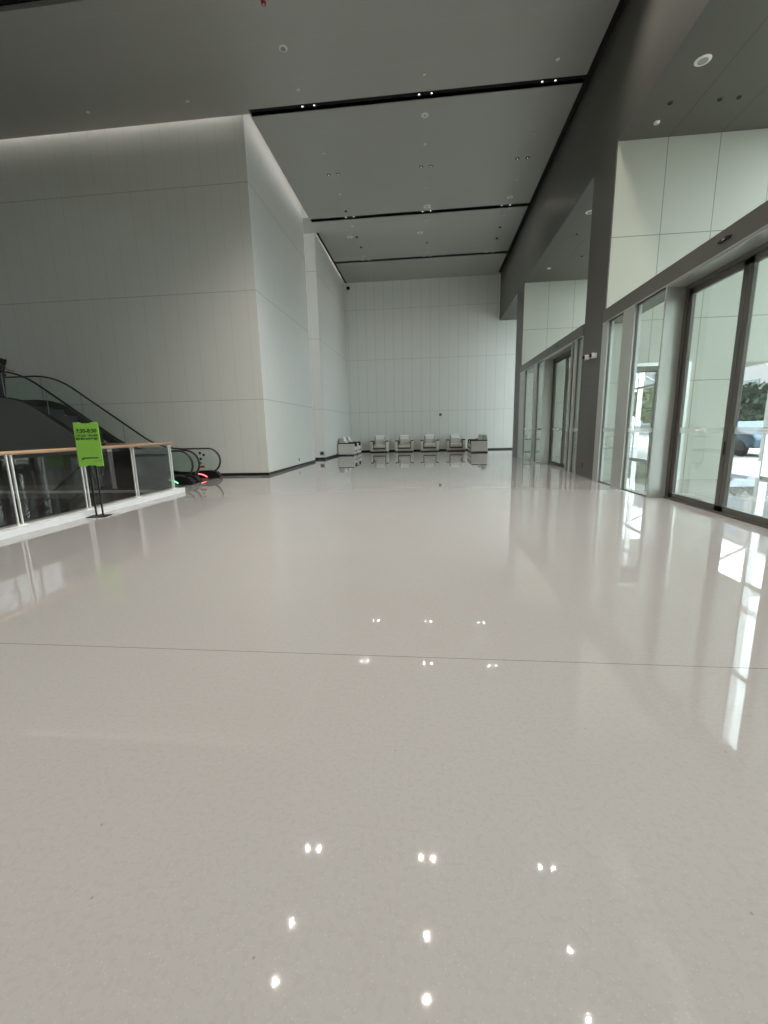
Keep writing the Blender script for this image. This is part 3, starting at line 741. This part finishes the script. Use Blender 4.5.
disc('ceiling_speaker', 'white', -3.58, 21.42, .14, .015, 'round white ceiling disc on the left beyond the second black slot', 'ceiling speaker')
disc('ceiling_speaker', 'white', -.38, 21.46, .14, .015, 'round white ceiling disc in the centre beyond the second black slot', 'ceiling speaker')
spr = [(-3.35, 12.68, 'left of centre, just before the nearest black slot'), (-.10, 12.64, 'in the centre column, just before the nearest black slot'), (3.13, 12.62, 'on the right, just before the nearest black slot'),
       (-3.31, 15.32, 'on the left, first past the nearest black slot'), (-.10, 15.33, 'in the centre, first past the nearest black slot'), (3.15, 15.28, 'on the right, first past the nearest black slot'),
       (-3.29, 17.77, 'on the left, beyond the middle pair of downlights'), (-.08, 17.75, 'in the centre, beyond the middle pair of downlights'), (3.16, 17.73, 'on the right, beyond the middle pair of downlights'),
       (-3.30, 20.37, 'on the left, just past the second black slot'), (-.06, 20.32, 'in the centre, just past the second black slot'), (3.15, 20.38, 'on the right, just past the second black slot'),
       (-3.27, 23.69, 'on the left, just before the farthest black slot'), (-.06, 23.70, 'in the centre, just before the farthest black slot'),
       (-3.27, 26.46, 'on the left, close to the back wall'), (-.03, 26.5, 'in the centre, close to the back wall'),
       (-9.25, 12.69, 'on the dark left ceiling, further left of its two'), (-6.38, 12.68, 'on the dark left ceiling, nearer the wall corner')]
for x, y, l in spr: disc('sprinkler', 'white', x, y, .045 if y < 20 else .055, .02, 'tiny white sprinkler head ' + l, 'sprinkler', 'ceiling sprinklers')
for x, y, l, m_ in [(-3.31, 19.06, 'on the left just before the second black slot', 'red'), (-3.37, 10.36, 'at the top edge of the photo, left of centre', 'red'),
                (-3.27, 21.45, 'on the left beside the white disc past the second slot', 'black'), (-3.25, 22.59, 'on the left midway between second and farthest slots', 'black'),
                (-.06, 22.58, 'in the centre midway between second and farthest slots', 'grey'), (3.16, 21.47, 'on the right past the second slot, nearer of two', 'black'), (3.20, 22.61, 'on the right past the second slot, farther of two', 'black')]:
    cname = {'red': 'red', 'black': 'black', 'grey': 'grey'}[m_]
    disc('smoke_detector', m_, x, y, .055, .04, 'small %s ceiling detector %s' % (cname, l), 'smoke detector')
bx = tag(empty('ceiling_box', (-.05, 19.07, H)), 'white square ceiling unit in the centre column just before the second black slot', 'wireless access point')
MB().box(-.15, -.15, -.06, .15, .15, 0).build('case', 'white', bx, bevel=.02); MB().box(-.05, -.05, -.065, .05, .05, -.06).build('cover', 'lgrey', bx)
# bay soffit fittings
disc('ceiling_speaker', 'white', 4.75, 9.32, .13, .015, 'large white oval-looking speaker on the low ceiling over the nearest doors', 'ceiling speaker', z=HB, ring=True)
disc('ceiling_speaker', 'white', 4.76, 14.67, .13, .015, 'white speaker on the low ceiling between the two dark piers', 'ceiling speaker', z=HB, ring=True)
disc('ceiling_lamp', 'white', 4.75, 10.86, .06, .03, 'small white fitting on the low ceiling beside the nearest return wall', 'ceiling fitting', z=HB)
disc('ceiling_lamp', 'white', 4.79, 19.21, .07, .03, 'small bright fitting on the low ceiling near the farther return wall', 'ceiling fitting', z=HB)
for x, y, l in [(4.73, 10.32, 'beside the white fitting over the nearest doors'), (5.66, 10.35, 'left of the pair over the nearest doors'), (6.0, 10.34, 'right of the pair over the nearest doors'),
                (4.87, 16.16, 'midway between the two dark piers'), (5.69, 18.14, 'near the farther return wall')]:
    o = tag(empty('downlight', (x, y, HB)), 'dark unlit downlight on the low ceiling, ' + l, 'downlight')
    MB().lathe([(.055, .0), (.055, -.012), (.045, -.012)], n=18).build('rim', 'bronze', o); MB().lathe([(.043, -.012), (.043, -.014)], n=16).build('aperture', 'recess', o)

# cove lamps above the ceiling edge along the left blocks
def cove(b, label):
    o = tag(empty('cove_light', ((b[0]+b[3])/2, (b[1]+b[4])/2, (b[2]+b[5])/2)), label, 'cove light', 'cove lights along the left walls')
    cx, cy, cz = o.location
    MB().box(b[0]-cx, b[1]-cy, b[2]-cz, b[3]-cx, b[4]-cy, b[5]-cz).build('diffuser', 'cove', o)
    MB().box(b[0]-cx, b[1]-cy, b[5]-cz+.001, b[3]-cx, b[4]-cy, b[5]-cz+.03).build('housing', 'alu', o)
cove((XFAR+.5, 13.30, H+.30, XL-.05, 13.33, H+.33), 'hidden lamp strip washing the top of the large left wall above the escalators')
cove((-4.91, YF, H+.30, -4.88, YE-.1, H+.33), 'hidden lamp strip washing the top of the narrow side wall')
cove((-4.91, YG+.1, H+.30, -4.88, YB-.2, H+.33), 'hidden lamp strip washing the farther left side wall')

# ================================================================== SMALL WALL FITTINGS
def cctv(y, z, label):
    o = tag(empty('security_camera', (XR, y, z)), label, 'security camera', 'cameras on the near dark pier')
    MB().box(-.03, -.06, -.06, 0, .06, .06).build('bracket', 'white', o, bevel=.01)
    MB().box(-.12, -.065, -.065, -.03, .065, .065).build('body', 'white', o, bevel=.03, seg=3)
    MB().lathe([(.045, -.15), (.05, -.12)], n=18, axis='x').build('lens', 'recess', o)
cctv(12.27, 3.13, 'white boxy security camera on the near dark pier, farther of its pair')
cctv(11.78, 3.10, 'white boxy security camera on the near dark pier, nearer of its pair')
o = tag(empty('security_camera', (-4.80, YB, 9.78)), 'black and white dome camera high in the far left corner of the back wall', 'security camera')
MB().box(-.06, -.16, .05, .06, 0, .17).build('bracket', 'white', o, bevel=.02)
MB().lathe([(.02, -.12), (.07, -.10), (.10, -.03), (.10, .05)], n=18).build('dome', 'recess', o, smooth=True).location = (0, -.14, 0)
o = tag(empty('wall_switch', (XR, 12.25, .33)), 'tiny black socket low on the near dark pier', 'wall socket')
MB().box(-.012, -.04, -.06, 0, .04, .06).build('plate', 'black', o, bevel=.004); MB().box(-.016, -.015, -.02, -.012, .015, .02).build('insert', 'grey', o)
o = tag(empty('wall_sensor', (.73, YB, 2.22)), 'small grey square sensor alone on the back wall above the armchairs', 'wall sensor')
MB().box(-.09, -.03, -.09, .09, 0, .09).build('plate', 'grey', o, bevel=.01); MB().box(-.04, -.036, -.04, .04, -.03, .04).build('face', 'black', o)
o = tag(empty('wall_socket', (-5.22, YG, .30)), 'framed dark socket low on the narrow return between the left walls', 'wall socket')
MB().box(-.11, -.015, -.10, .11, 0, .10).build('plate', 'grey', o, bevel=.005); MB().box(-.07, -.02, -.06, .07, -.015, .06).build('insert', 'recess', o)
o = tag(empty('wall_socket', (XL, 16.89, .27)), 'tiny dark socket low on the first side wall', 'wall socket')
MB().box(0, -.05, -.05, .012, .05, .05).build('plate', 'black', o, bevel=.004); MB().box(.012, -.02, -.02, .016, .02, .02).build('insert', 'grey', o)
